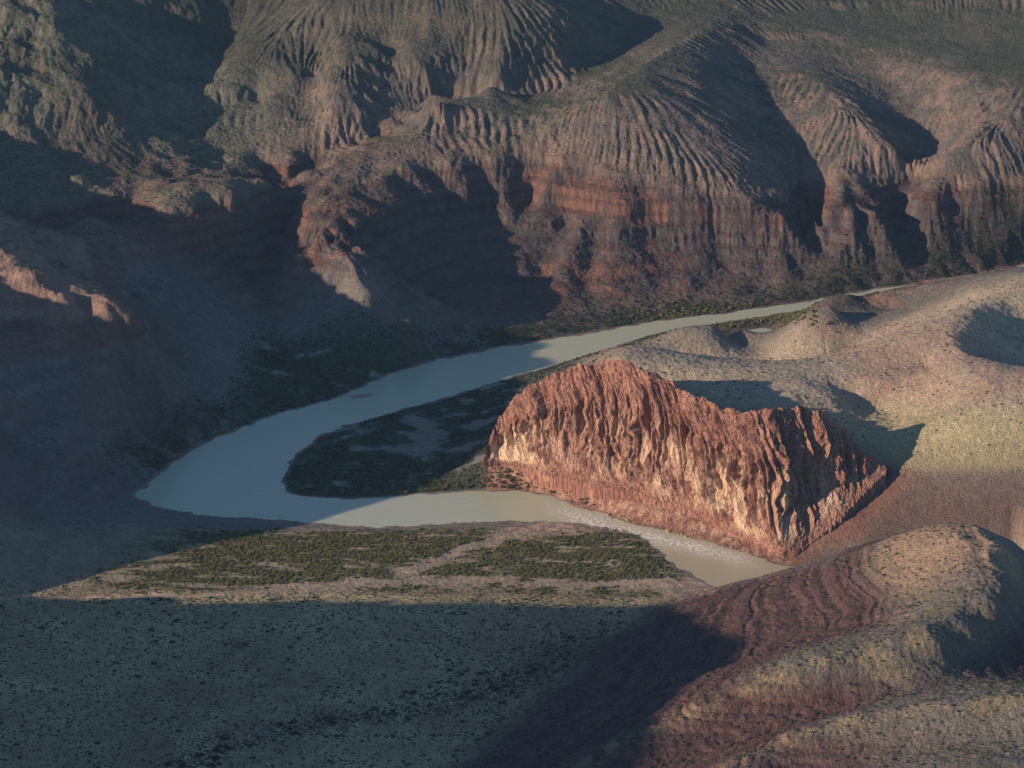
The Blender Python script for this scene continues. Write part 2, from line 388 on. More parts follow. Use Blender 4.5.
# river bed and banks
bk = fbm(XX, YY, 26, 3, 111)*5
steep_ = smooth(270, 320, XX)*(YY < 2900)
s = RS + bk*(1-.9*steep_); bw = 26 - 20*steep_
Z = np.where(s < 0, np.minimum(-.35 + s*.09, .0)*1.0, np.where(s < bw, .25 + (Z-.25)*smooth(0, bw, s) + .02*s, Z))
Z = np.where(s < 0, np.maximum(Z, -4), np.maximum(Z, .12))
Z = np.where(PSD < 8, np.where(PSD < 0, -.6, np.minimum(Z, .3+PSD*.3)), Z).astype(f32)

# ------------------------------------------------------------------ ground colour (soil, rock and low plant cover, plus some painted light and shade)
def lerp(a, b, t): return a + (b-a)*t[..., None]
PXi, PYi = proj(XX, YY, Z)
gx, gy = grad(blur(Z, 1)); sl = np.sqrt(gx*gx+gy*gy); gxb, gyb = grad(blur(Z, 8)); slb = np.sqrt(gxb**2+gyb**2)
n1 = fbm(XX, YY, 240, 4, 201); n2 = fbm(XX, YY, 40, 4, 207); n3 = fbm(XX, YY, 9, 3, 213)
c = lambda *v: np.array(v, f32)
TAN, RED, MAROON, GREY, OLIVE, SAND, GREEN, DUST = c(.27,.185,.14), c(.20,.098,.07), c(.105,.058,.052), c(.175,.155,.13), c(.105,.108,.06), c(.50,.385,.30), c(.042,.058,.026), c(.30,.245,.165)
A = np.zeros((NR, NC, 3), f32) + GREY
zs = (Z + 4*n1 + 1.5*n2)
zf = zs/(1 + FAR*(BS-1))
A = lerp(A, TAN, FAR*smooth(.12,.4,sl)*smooth(-.5,.6,n2)*.75)
A = lerp(A, c(.092,.10,.066), FAR*smooth(.42,.14,slb)*smooth(-.7,.2,n1)*.85)
A = lerp(A, c(.10,.105,.07), FAR*smooth(190,250,Z)*.6)
A = lerp(A, TAN*.9, FAR*smooth(136,124,zf)*smooth(100,108,zf)*.6)
up_l = FAR*smooth(-250,-380,XX)*smooth(125,155,Z)
A = lerp(A, c(.165,.175,.12), up_l*smooth(-.3,.35,n1+.6*n2)*.7); A = lerp(A, c(.06,.07,.045), up_l*smooth(.1,.5,-n1+.5*n2)*.6)  # lighter tone paints in faint light on these slopes; dark streaks are plants
bandr = FAR*smooth(116,104,zf)
A = lerp(A, c(.108,.094,.09), bandr*.85)
A = lerp(A, RED*1.1, bandr*(.08+.72*smooth(.0,.55,n2+.8*n1+.5*smooth(60,90,zf)-.25)))
A = lerp(A, MAROON, bandr*smooth(.1,.8,np.sin(zs*.42+1.2)+.4*n2)*.6)
A = lerp(A, TAN, bandr*smooth(24,10,zs)*.5)
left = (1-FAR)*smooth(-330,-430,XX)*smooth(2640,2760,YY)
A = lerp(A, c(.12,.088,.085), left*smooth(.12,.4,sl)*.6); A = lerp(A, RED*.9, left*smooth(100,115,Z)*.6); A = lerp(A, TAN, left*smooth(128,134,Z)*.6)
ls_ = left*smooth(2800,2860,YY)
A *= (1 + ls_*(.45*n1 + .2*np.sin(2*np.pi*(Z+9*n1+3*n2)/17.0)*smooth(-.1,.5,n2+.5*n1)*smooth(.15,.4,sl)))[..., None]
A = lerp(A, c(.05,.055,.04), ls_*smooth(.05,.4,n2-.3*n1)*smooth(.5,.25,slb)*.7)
# low hills behind the butte
A = lerp(A, c(.40,.32,.22), lowhill*.9); A = lerp(A, c(.36,.23,.165), lowhill*smooth(-.2,.5,n1+.3*n2)*smooth(24,34,Z)*.7)
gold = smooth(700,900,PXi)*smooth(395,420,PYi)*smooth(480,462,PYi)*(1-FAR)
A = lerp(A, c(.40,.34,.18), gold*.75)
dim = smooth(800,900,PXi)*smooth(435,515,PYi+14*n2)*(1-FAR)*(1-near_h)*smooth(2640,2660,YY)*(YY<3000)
A = lerp(A, c(.13,.085,.068), dim*.9)  # red-brown slope, darkened in colour to stand in for shade
# near ridge
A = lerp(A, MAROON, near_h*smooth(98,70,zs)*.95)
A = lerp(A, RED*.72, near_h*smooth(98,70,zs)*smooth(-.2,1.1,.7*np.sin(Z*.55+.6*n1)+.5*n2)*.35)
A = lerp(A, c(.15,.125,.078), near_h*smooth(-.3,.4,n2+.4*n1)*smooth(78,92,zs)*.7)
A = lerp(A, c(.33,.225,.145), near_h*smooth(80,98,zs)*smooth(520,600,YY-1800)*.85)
def near_line(pts, wdt):
    w_ = np.array([P(*p[:3])[:2] for p in pts]); d_ = np.full(XX.shape, 1e9, f32)
    for (x0, y0), (x1, y1) in zip(w_[:-1], w_[1:]):
        ex, ey = x1-x0, y1-y0; t_ = np.clip(((XX-x0)*ex+(YY-y0)*ey)/(ex*ex+ey*ey), 0, 1); d_ = np.minimum(d_, np.hypot(XX-x0-t_*ex, YY-y0-t_*ey))
    return np.exp(-(d_/wdt)**2)
for ln in LINES:
    if ln[0][:2] in ((540,800), (680,790), (780,780), (640,790)): A = lerp(A, c(.29,.22,.13), near_line(ln, 12)*near_h*smooth(-.9,.3,n2+n3)*.5)
    if ln[0][:2] == (318,195): A = lerp(A, c(.215,.19,.12), near_line(ln, 6)*FAR*.8)
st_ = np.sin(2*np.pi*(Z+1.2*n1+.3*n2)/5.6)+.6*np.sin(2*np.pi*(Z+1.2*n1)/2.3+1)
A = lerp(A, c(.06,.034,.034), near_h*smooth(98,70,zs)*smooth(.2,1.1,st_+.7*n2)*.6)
# plain
plain = (1-FAR)*(1-near_h)*(1-left)*smooth(2770,2740,YY+.0*XX)*smooth(700,640,PXi-(PYi-590)*.3)
A = lerp(A, c(.31,.245,.13), plain*.9)
A = lerp(A, c(.40,.325,.19), plain*smooth(-.2,.5,n2)*.45)
wash_c = np.interp(PXi, [-60,0,190,260,330,400,480,560,640,720],[598,597,597,591,585,582,582,584,586,588]); wash_w = np.interp(PXi,[0,190,260,330,420,520,650,700],[2.2,2.2,4,7,8,6,6,10])
wash2_c = np.interp(PXi, [380,420,450,480,510,560,600],[578,568,556,545,534,528,530]); wash2_w = np.interp(PXi,[380,480,510,560],[9,7,9,8])
wash = np.maximum(np.exp(-((PYi-wash_c+4*n2)/wash_w)**4)*(PXi<715), np.exp(-((PYi-wash2_c+3*n2)/wash2_w)**4)*smooth(370,400,PXi)*smooth(640,560,PXi))*(YY<2850)*(RS>0)*(1-near_h)
A = lerp(A, SAND*c(.95,.85,.8), np.clip(wash*(.55+.6*n3+.4*n2), 0, 1)*.9)
gl_w = np.maximum(near_line([(60,800,25),(170,775,20),(250,740,13),(330,722,11),(420,710,9)], 34), near_line([(420,710,9),(500,690,8),(560,665,7),(605,640,5)], 46))
A = lerp(A, c(.42,.35,.25), plain*gl_w*smooth(.1,.55,n2+.5*n3)*.45); A *= (1+.35*plain*n1)[..., None]
delta = plain*smooth(2560,2575,YY)*(RS>0)
nst = fbm(XX*.3+YY*.12, YY, 16, 4, 231)                 # flood streaks lying along the valley
A = lerp(A, c(.30,.245,.175), delta*.7)
A = lerp(A, c(.15,.135,.062), delta*(1-wash)*smooth(-.6,-.1,nst+.2*n2)*.9*(.25+.75*smooth(60,240,PXi)))
# inner bank of the bend
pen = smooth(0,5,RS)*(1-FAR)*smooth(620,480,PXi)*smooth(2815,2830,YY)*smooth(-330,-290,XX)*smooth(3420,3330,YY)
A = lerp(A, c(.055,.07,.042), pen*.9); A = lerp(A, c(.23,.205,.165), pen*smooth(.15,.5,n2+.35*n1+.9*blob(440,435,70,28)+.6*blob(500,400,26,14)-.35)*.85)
# river bank greenery and beaches
bankv = smooth(90,20,RS)*smooth(1,6,RS)*smooth(2900,2960,YY)*(1-lowhill)*(1-pen)
A = lerp(A, c(.05,.06,.04), bankv*smooth(-.5,.2,n2)*.8)
A = lerp(A, c(.07,.085,.03), blob(740,315,60,6)*smooth(2,8,RS)*.9)
beach = smooth(7,1,s)*smooth(-3,0,s)
A = lerp(A, c(.24,.19,.15), beach*.8)
talus = np.exp(-((YY-np.interp(XX, FT[:14,0], FT[:14,1])+16)/34.0)**2)*smooth(475,500,PXi)*smooth(800,780,PXi)*smooth(-1,2,s)
A = lerp(A, RED*c(.9,.95,1.0), talus*.9)
ft_d = np.full(XX.shape, 1e9, f32)
for q_ in FT[13:]: ft_d = np.minimum(ft_d, np.hypot(XX-q_[0], YY-q_[1]))
A = lerp(A, RED*1.15, smooth(40, 8, ft_d + 12*n2)*(1-near_h)*smooth(0,4,RS)*.85)
A *= (1 + .16*n3 + .12*n2 - .26*FAR)[..., None]  # mottling; far country also darkened in colour to imitate grazing sun
A = np.clip(A, .015, .7)

# ------------------------------------------------------------------ materials
def new_mat(name):
    mt = bpy.data.materials.new(name); mt.use_nodes = True; nt = mt.node_tree; nt.nodes.clear()
    o = nt.nodes.new('ShaderNodeOutputMaterial'); b = nt.nodes.new('ShaderNodeBsdfPrincipled'); nt.links.new(b.outputs[0], o.inputs[0])
    return mt, nt, b
def N(nt, t, **kw):
    n = nt.nodes.new(t)
    for k, v in kw.items():
        if k in n.inputs: n.inputs[k].default_value = v
        else: setattr(n, k, v)
    return n
def mathn(nt, op, a, b=None, clamp=False):
    n = nt.nodes.new('ShaderNodeMath'); n.operation = op; n.use_clamp = clamp
    for i, v in enumerate((a, b)):
        if v is None: continue
        if hasattr(v, 'links'): nt.links.new(v, n.inputs[i])
        else: n.inputs[i].default_value = v
    return n.outputs[0]
def mix(nt, fac, a, b, mode='MIX'):
    n = nt.nodes.new('ShaderNodeMix'); n.data_type = 'RGBA'; n.blend_type = mode
    for s_, v in ((n.inputs[0], fac), (n.inputs[6], a), (n.inputs[7], b)):
        if hasattr(v, 'links'): nt.links.new(v, s_)
        elif isinstance(v, (int, float)): s_.default_value = v
        else: s_.default_value = (*v, 1)
    return n.outputs[2]
def ramp(nt, src, lo, hi):
    n = nt.nodes.new('ShaderNodeMapRange'); n.inputs[1].default_value = lo; n.inputs[2].default_value = hi
    nt.links.new(src, n.inputs[0]); return n.outputs[0]

def soil_material():
    mt, nt, b = new_mat('desert_soil')
    at = N(nt, 'ShaderNodeAttribute', attribute_name='soil'); pos = N(nt, 'ShaderNodeNewGeometry').outputs['Position']
    nz = N(nt, 'ShaderNodeTexNoise', Scale=.45, Detail=4.0, Roughness=.65); nt.links.new(pos, nz.inputs['Vector'])
    nz2 = N(nt, 'ShaderNodeTexNoise', Scale=.07, Detail=5.0, Roughness=.6); nt.links.new(pos, nz2.inputs['Vector'])
    nz3 = N(nt, 'ShaderNodeTexNoise', Scale=1.1, Detail=2.0, Roughness=.7); nt.links.new(pos, nz3.inputs['Vector'])
    v = mathn(nt, 'MULTIPLY', ramp(nt, nz.outputs[0], .3, .7), .75); v = mathn(nt, 'ADD', v, mathn(nt, 'MULTIPLY', ramp(nt, nz3.outputs[0], .3, .7), .5)); v = mathn(nt, 'ADD', v, .38)
    colr = mix(nt, 1.0, at.outputs['Color'], v, 'MULTIPLY')
    # scattered low scrub: dark spots, thicker in patches
    vo = N(nt, 'ShaderNodeTexVoronoi', Scale=.17, Randomness=1.0); nt.links.new(pos, vo.inputs['Vector'])
    wh = N(nt, 'ShaderNodeSeparateColor'); nt.links.new(vo.outputs['Color'], wh.inputs[0])
    rad = mathn(nt, 'MULTIPLY', wh.outputs[0], .36); rad = mathn(nt, 'MULTIPLY', rad, ramp(nt, nz2.outputs[0], .36, .62))
    dot = mathn(nt, 'LESS_THAN', vo.outputs['Distance'], rad)
    dot = mathn(nt, 'MULTIPLY', dot, at.outputs['Alpha'])
    colr = mix(nt, dot, colr, (.04,.045,.025))
    nt.links.new(colr, b.inputs['Base Color'])
    b.inputs['Roughness'].default_value = .95; b.inputs['Specular IOR Level'].default_value = .15
    bp = N(nt, 'ShaderNodeBump', Strength=1.0, Distance=2.6); nt.links.new(nz.outputs[0], bp.inputs['Height']); nt.links.new(bp.outputs[0], b.inputs['Normal'])
    return mt
SOIL = soil_material()
def water_material():
    mt, nt, b = new_mat('silty_water')
    pos = N(nt, 'ShaderNodeNewGeometry').outputs['Position']
    nz = N(nt, 'ShaderNodeTexNoise', Scale=.12, Detail=4.0, Roughness=.6); nt.links.new(pos, nz.inputs['Vector'])
    at = N(nt, 'ShaderNodeAttribute', attribute_name='foam')
    base = mix(nt, ramp(nt, nz.outputs[0], .3, .7), (.43,.44,.30), (.48,.48,.33))
    fz = N(nt, 'ShaderNodeTexNoise', Scale=.28, Detail=3.0, Roughness=.7); nt.links.new(pos, fz.inputs['Vector'])
    fm = mathn(nt, 'MULTIPLY', ramp(nt, fz.outputs[0], .47, .55), at.outputs['Fac'], True)
    base = mix(nt, fm, base, (.86,.84,.78))
    sh = N(nt, 'ShaderNodeAttribute', attribute_name='shallow')
    base = mix(nt, sh.outputs['Fac'], base, (.40,.335,.215))
    nt.links.new(base, b.inputs['Base Color']); b.inputs['Roughness'].default_value = .25; b.inputs['IOR'].default_value = 1.33
    bp = N(nt, 'ShaderNodeBump', Strength=.35, Distance=.5)
    h = N(nt, 'ShaderNodeTexNoise', Scale=.6, Detail=3.0); nt.links.new(pos, h.inputs['Vector']); nt.links.new(h.outputs[0], bp.inputs['Height']); nt.links.new(bp.outputs[0], b.inputs['Normal'])
    return mt
WATER = water_material()
def rock_material():
    mt, nt, b = new_mat('red_sandstone')
    geo = N(nt, 'ShaderNodeNewGeometry'); pos = geo.outputs['Position']
    mp = N(nt, 'ShaderNodeMapping'); mp.inputs['Scale'].default_value = (1,1,.22); nt.links.new(pos, mp.inputs[0])
    a1 = N(nt, 'ShaderNodeTexNoise', Scale=.09, Detail=6.0, Roughness=.65); nt.links.new(mp.outputs[0], a1.inputs['Vector'])
    a2 = N(nt, 'ShaderNodeTexNoise', Scale=.5, Detail=5.0, Roughness=.7); nt.links.new(mp.outputs[0], a2.inputs['Vector'])
    at = N(nt, 'ShaderNodeAttribute', attribute_name='bare')
    col = mix(nt, ramp(nt, a1.outputs[0], .35, .65), (.26,.122,.088), (.43,.235,.165))
    col = mix(nt, ramp(nt, a2.outputs[0], .46, .62), col, (.13,.052,.04))
    pale = mathn(nt, 'MULTIPLY', at.outputs['Fac'], ramp(nt, a1.outputs[0], .42, .56), True)
    col = mix(nt, pale, col, (.66,.47,.31))
    nt.links.new(col, b.inputs['Base Color']); b.inputs['Roughness'].default_value = .95; b.inputs['Specular IOR Level'].default_value = .15
    vc = N(nt, 'ShaderNodeTexVoronoi', Scale=.32, feature='DISTANCE_TO_EDGE'); mp2 = N(nt, 'ShaderNodeMapping'); mp2.inputs['Scale'].default_value = (1,1,.3); nt.links.new(pos, mp2.inputs[0])
    wr = N(nt, 'ShaderNodeVectorMath', operation='ADD'); nt.links.new(mp2.outputs[0], wr.inputs[0]); nt.links.new(a2.outputs['Color'], wr.inputs[1]); nt.links.new(wr.outputs[0], vc.inputs['Vector'])
    hh = mathn(nt, 'ADD', mathn(nt, 'MULTIPLY', ramp(nt, vc.outputs['Distance'], 0, .12), .3), a2.outputs[0])
    bp = N(nt, 'ShaderNodeBump', Strength=.9, Distance=2.4); nt.links.new(hh, bp.inputs['Height']); nt.links.new(bp.outputs[0], b.inputs['Normal'])
    return mt
ROCK = rock_material()
def leaf_material(name, ca, cb):
    mt, nt, b = new_mat(name)
    pos = N(nt, 'ShaderNodeNewGeometry').outputs['Position']
    nz = N(nt, 'ShaderNodeTexNoise', Scale=.25, Detail=3.0); nt.links.new(pos, nz.inputs['Vector'])
    nt.links.new(mix(nt, ramp(nt, nz.outputs[0], .3, .7), ca, cb), b.inputs['Base Color'])
    b.inputs['Roughness'].default_value = .8; b.inputs['Specular IOR Level'].default_value = .2
    return mt
LEAF = leaf_material('scrub_leaves', (.028,.036,.018), (.075,.08,.038))
LEAF_G = leaf_material('willow_leaves', (.065,.072,.028), (.20,.18,.075))
BOULDER = leaf_material('pale_boulder', (.34,.27,.2), (.22,.16,.12))

# ------------------------------------------------------------------ mesh helpers
def tag(o, label, cat, group=None, kind=None):
    o['label'] = label; o['category'] = cat
    if group: o['group'] = group
    if kind: o['kind'] = kind
    return o
def mesh_obj(name, V, F, mat, parent=None, smooth_=True, attrs=()):
    me = bpy.data.meshes.new(name); V = np.ascontiguousarray(V, f32); F = np.ascontiguousarray(F, np.int32); k = F.shape[1]
    me.vertices.add(len(V)); me.vertices.foreach_set('co', V.ravel())
    me.loops.add(F.size); me.loops.foreach_set('vertex_index', F.ravel())
    me.polygons.add(len(F)); me.polygons.foreach_set('loop_start', np.arange(0, F.size, k, dtype=np.int32))
    me.polygons.foreach_set('use_smooth', np.full(len(F), smooth_))
    me.update(calc_edges=True)
    for nm, typ, data in attrs:
        a = me.attributes.new(nm, typ, 'POINT'); a.data.foreach_set('color' if 'COLOR' in typ else 'value', np.ascontiguousarray(data, f32).ravel())
    me.materials.append(mat)
    o = bpy.data.objects.new(name, me); COL.objects.link(o); o.parent = parent
    return o

# ------------------------------------------------------------------ split the land sheet into its landforms
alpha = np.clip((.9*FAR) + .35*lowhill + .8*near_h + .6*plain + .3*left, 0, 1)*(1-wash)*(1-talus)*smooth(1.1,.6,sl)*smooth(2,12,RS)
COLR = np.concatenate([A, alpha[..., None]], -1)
idx = np.arange(NR*NC).reshape(NR, NC)
QF = np.stack([idx[:-1,:-1], idx[:-1,1:], idx[1:,1:], idx[1:,:-1]], -1).reshape(-1, 4)
cell = lambda a: a[:-1,:-1]
px, py, ry = cell(PXi), cell(PYi), cell(RS)
yy, xx, zc = cell(YY), cell(XX), cell(Z)
beyond = np.interp(xx, [-900,-560,-400,-300,-200,-100,0,100,250,400,640,900], [3420,3420,3330,3180,3190,3290,3380,3440,3510,3600,3800,3980])
reg = np.full(px.shape, 0)                                     # 0 floodplain
reg[(cell(left) > .5) | ((xx < -330) & (yy > 2740)) | (xx < -560)] = 2   # left slopes
reg[(yy > beyond)] = 1
reg[cell(near_h) > .5] = 4
inner = (yy <= beyond) & (ry > -60) & (xx > -300) & (yy > 2690) & (reg == 0)
rivline = np.interp(xx, [-330,-196,-60,60,160,250,330,420,700],[2880,2800,2785,2770,2730,2660,2640,2640,2640])
inner &= yy > rivline
reg[inner & (px < 600)] = 5
reg[inner & (px >= 600)] = 3
reg[(yy > 2640) & (yy <= beyond) & (px > 780) & (reg == 0)] = 3
parts = {1:('far_hills','gullied grey and red hills and rock wall across the river','hills'),
         2:('canyon_slope','dark shaded slopes and small mesa left of the river bend','slope'),
         0:('floodplain','scrubby flat plain with pale dry wash below the river bend','plain'),
         4:('near_hillside','maroon and golden ridge in front with layered slopes','hillside'),
         5:('point_bar','dark green tongue of land inside the river bend','river bank'),
         3:('low_hills','pale golden low hills behind the red cliff','hills')}
reg[cell(talus) > .45] = 6
Vall = np.stack([XX, YY, Z], -1).reshape(-1, 3); Call = COLR.reshape(-1, 4)
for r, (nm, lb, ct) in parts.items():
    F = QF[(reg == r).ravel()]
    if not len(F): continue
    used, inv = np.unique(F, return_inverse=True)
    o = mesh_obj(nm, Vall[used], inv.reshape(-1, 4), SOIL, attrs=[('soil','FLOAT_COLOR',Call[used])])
    tag(o, lb, ct, kind='structure')

# ------------------------------------------------------------------ water
def water_mesh(name, xs, ysn, poly, label, cat):
    gx_, gy_ = np.meshgrid(xs, ysn); sd = seg_sdf(gx_, gy_, poly)
    ii = np.arange(gx_.size).reshape(gx_.shape)
    F = np.stack([ii[:-1,:-1], ii[:-1,1:], ii[1:,1:], ii[1:,:-1]], -1)[(sd[:-1,:-1] < 16)].reshape(-1, 4)
    p_, q_ = proj(gx_, gy_, 0*gx_)
    rap = np.interp(p_, [540,580,640,700,740,770],[0,1,1,1,.7,0])*np.exp(-((q_-np.interp(p_,[540,580,640,700,770],[505,517,533,547,566])-1)/8.0)**2)
    zw = .0 + rap*.9*np.abs(fbm(gx_.astype(f32), gy_.astype(f32), 5, 2, 301)) + .03*fbm(gx_.astype(f32), gy_.astype(f32), 14, 2, 303)
    used, inv = np.unique(F, return_inverse=True)
    V = np.stack([gx_, gy_, zw], -1).reshape(-1, 3)[used]
    return tag(mesh_obj(name, V, inv.reshape(-1, 4), WATER, attrs=[('foam','FLOAT',rap.ravel()[used]), ('shallow','FLOAT',(.75*smooth(560,690,p_)*smooth(505,530,q_)*(1-rap)).ravel()[used])]), label, cat, kind='structure')
lo, hi = RIV.min(0), RIV.max(0)
water_mesh('river', np.arange(lo[0]-20, hi[0]+20, 3.0), np.arange(lo[1]-20, hi[1]+20, 3.0), RIV_S, 'silty grey green river curving round the bend with rapids under the cliff', 'river')
lo, hi = POOL_W.min(0), POOL_W.max(0)
water_mesh('side_channel', np.arange(lo[0]-18, hi[0]+18, 3.0), np.arange(lo[1]-18, hi[1]+18, 3.0), POOL_W, 'small pale pool of water between two low hills', 'pool')

# ------------------------------------------------------------------ the red butte
def resample(P3, n):
    t = np.r_[0, np.cumsum(np.linalg.norm(np.diff(P3, axis=0), axis=1))]; t /= t[-1]
    return t
nu, nv, nb_ = int(1100*Q), int(300*Q), int(60*Q)
tk = resample(FT, 0); uu = np.linspace(0, 1, nu)
def curve(K): 
    # smooth along the foot parameter
    c_ = np.stack([np.interp(uu, tk, K[:, i]) for i in range(3)], 1)
    for _ in range(int(20*Q)): c_[1:-1] = .25*c_[:-2]+.5*c_[1:-1]+.25*c_[2:]
    return c_
FB, RB = curve(FT), curve(RM)
tg = np.gradient(FB[:, :2], axis=0)
for _ in range(int(70*Q)): tg[1:-1] = .25*tg[:-2]+.5*tg[1:-1]+.25*tg[2:]
tg /= np.linalg.norm(tg, axis=1)[:, None]
nrm = np.stack([tg[:, 1], -tg[:, 0]], 1)                     # outwards, towards the river
arc = np.r_[0, np.cumsum(np.linalg.norm(np.diff(FB[:, :2], axis=0), axis=1))]
vv = np.linspace(0, 1, nv)
prof = np.interp(vv, [0,.12,.25,.34,.7,.8,.92,1],[0,.22,.42,.47,.60,.72,.9,1])   # how far in towards the rim at each height
UU, VV = np.meshgrid(arc.astype(f32), vv.astype(f32), indexing='ij')
H = (RB[:, 2]-FB[:, 2])[:, None]*VV
pos = np.stack([FB[:, None, 0] + (RB-FB)[:, None, 0]*prof[None], FB[:, None, 1] + (RB-FB)[:, None, 1]*prof[None], FB[:, None, 2] + H], -1)
wu = UU + 12*fbm(UU, H*.3, 80, 2, 5) + 3.5*fbm(UU, H*.5, 14, 3, 7)
rid = lambda n_: 1-2*np.abs(n_)**.8                    # buttress ribs with sharp clefts between
flA = fbm(wu, H*.16, 34, 3, 401); flB = rid(fbm(wu, H*.2, 19, 2, 409)); flC = rid(fbm(wu, H*.4, 8, 2, 415)); rg = fbm(UU, H, 4.5, 4, 419)
blk = fbm(np.floor(wu/7+.6*flA)*7.7, np.floor(H/11+1.5*flA)*5.3, 3.1, 1, 421)     # loosened joint blocks
cr = np.random.default_rng(19); cleft = np.zeros(UU.shape, f32)
for k in range(135):                                     # vertical joints opened into shadowed clefts
    c0 = cr.uniform(0, arc[-1]); wd = cr.uniform(.9, 2.6); dp = cr.uniform(3, 9.5); lo_ = cr.uniform(.12, .55); hi_ = lo_ + cr.uniform(.25, .75); ln_ = cr.uniform(-.10, .06)
    cleft += dp*np.exp(-np.abs((wu - c0 - ln_*H)/wd)**1.6)*smooth(lo_-.06, lo_+.06, VV)*smooth(hi_+.08, hi_-.08, VV)
env = smooth(.02, .22, VV)*(1-.4*smooth(.85,1,VV))*np.clip(H.max(1)/70, .12, 1)[:, None]
amp_u = .55 + .9*smooth(-.3,.4,fbm(UU, H*.25, 70, 2, 427))
disp = env*(9.5*flA - np.minimum(cleft, 14) + amp_u*(4.6*flB + 2.4*flC) + 1.9*blk + 1.0*rg) + 1.3*rg*smooth(.3,.0,VV)
pos[..., 0] += nrm[:, None, 0]*disp; pos[..., 1] += nrm[:, None, 1]*disp
pos[..., 2] += smooth(.75,1,VV)*(4.0*fbm(UU, H*0, 26, 4, 441) + 1.2*rg)
pos[:, 0, 2] -= 16
# back of the butte: falls away behind the rim to the low ground
bb = np.linspace(0, 1, nb_+1)[1:]
back = []
for b_ in bb:
    q = pos[:, -1].copy(); dist = 250*b_*np.clip((RB[:, 2]-20)/110, .1, 1)
    q[:, 0] += .42*dist; q[:, 1] += .9*dist
    q[:, 2] = 8 + (pos[:, -1, 2]-8)*(1-b_)**1.15 + (2.5*fbm(UU[:, :1]*1.0, UU[:, :1]*0+f32(b_*160), 24, 3, 451)[:, 0])*min(1, 6*b_)
    back.append(q)
back = np.stack(back, 1)
def grid_faces(n, m_):
    i = np.arange(n*m_).reshape(n, m_); return np.stack([i[:-1,:-1], i[1:,:-1], i[1:,1:], i[:-1,1:]], -1).reshape(-1, 4)
pale = np.interp(UU/arc[-1], [0,.04,.09,.12,.2,.3,.45,.55,.62,.7,.9,1],[.2,1.2,1.5,.8,.35,.45,.6,.8,.9,.7,.2,0])*smooth(.72,.4,VV)*smooth(.02,.14,VV)*(1+1.2*fbm(UU, H*.5, 22, 3, 461))
root = bpy.data.objects.new('rock_cliff', None); COL.objects.link(root); root.location = FT[10]
tag(root, 'tall red sandstone cliff with fluted face standing over the river', 'cliff')
def child(o): o.parent = root; o.matrix_parent_inverse = root.matrix_basis.inverted(); return o
root.matrix_basis
bpy.context.view_layer.update()
F = QF[(reg == 6).ravel()]; used, inv = np.unique(F, return_inverse=True)
child(mesh_obj('talus_slope', Vall[used], inv.reshape(-1, 4), ROCK, attrs=[('bare','FLOAT',np.clip(.25+.5*n3, 0, .5).ravel()[used])]))
child(mesh_obj('cliff_face', pos.reshape(-1, 3), grid_faces(nu, nv), ROCK, attrs=[('bare','FLOAT',np.clip(pale, 0, 1.4).ravel())]))
bk_ = np.concatenate([pos[:, -1:], back], 1)
child(mesh_obj('back_slope', bk_.reshape(-1, 3), grid_faces(nu, nb_+1), SOIL, attrs=[('soil','FLOAT_COLOR',np.tile(np.array([.27,.17,.115,.6], f32), (bk_.shape[0]*bk_.shape[1], 1)))]))

# ------------------------------------------------------------------ plants and rocks
def tuft(n, seed, flat=.75, leaf=.42):
    """a shrub of unit radius: leaf-spray triangles through an uneven dome"""
    r = np.random.default_rng(seed); d = r.normal(size=(n, 3)); d[:, 2] = np.abs(d[:, 2]); d /= np.linalg.norm(d, axis=1)[:, None]
    lob = 1 + .25*np.sin(3*np.arctan2(d[:, 1], d[:, 0]) + seed) + .18*r.normal(size=n)
    c_ = d*(r.uniform(.35, 1, n)**.5*lob)[:, None]*[1, 1, flat]
    a_ = r.normal(size=(n, 3)); b_ = r.normal(size=(n, 3))
    a_ *= leaf/np.linalg.norm(a_, axis=1)[:, None]; b_ *= leaf/np.linalg.norm(b_, axis=1)[:, None]
    V = np.stack([c_-.5*a_-.5*b_, c_+a_, c_+b_], 1).reshape(-1, 3)
    return V, np.arange(3*n).reshape(-1, 3)
def tree_proto(n, seed):
    """small riverside tree: several leaf lobes at different heights"""
    r = np.random.default_rng(seed); Vs = []; 
    for k in range(5):
        V, _ = tuft(n//5, seed*10+k, .9, .3); s_ = r.uniform(.42, .7)
        Vs.append(V*s_ + [r.uniform(-.26,.26), r.uniform(-.26,.26), r.uniform(.1,.5)])
    V = np.concatenate(Vs); return V, np.arange(len(V)).reshape(-1, 3)
area = (D*np.gradient(us)[None, :]*np.gradient(ds)[:, None]).astype(f32)
inview = (np.abs(U) < .206) & (YY > 1985)
def scatter(wt, n, r=rng):
    p_ = (wt*area*inview).ravel().astype(np.float64); p_ /= p_.sum()
    i = r.choice(len(p_), n, p=p_, replace=False)
    j = r.uniform(-.5, .5, (n, 2))
    return np.stack([XX.ravel()[i], YY.ravel()[i], Z.ravel()[i]], 1), i
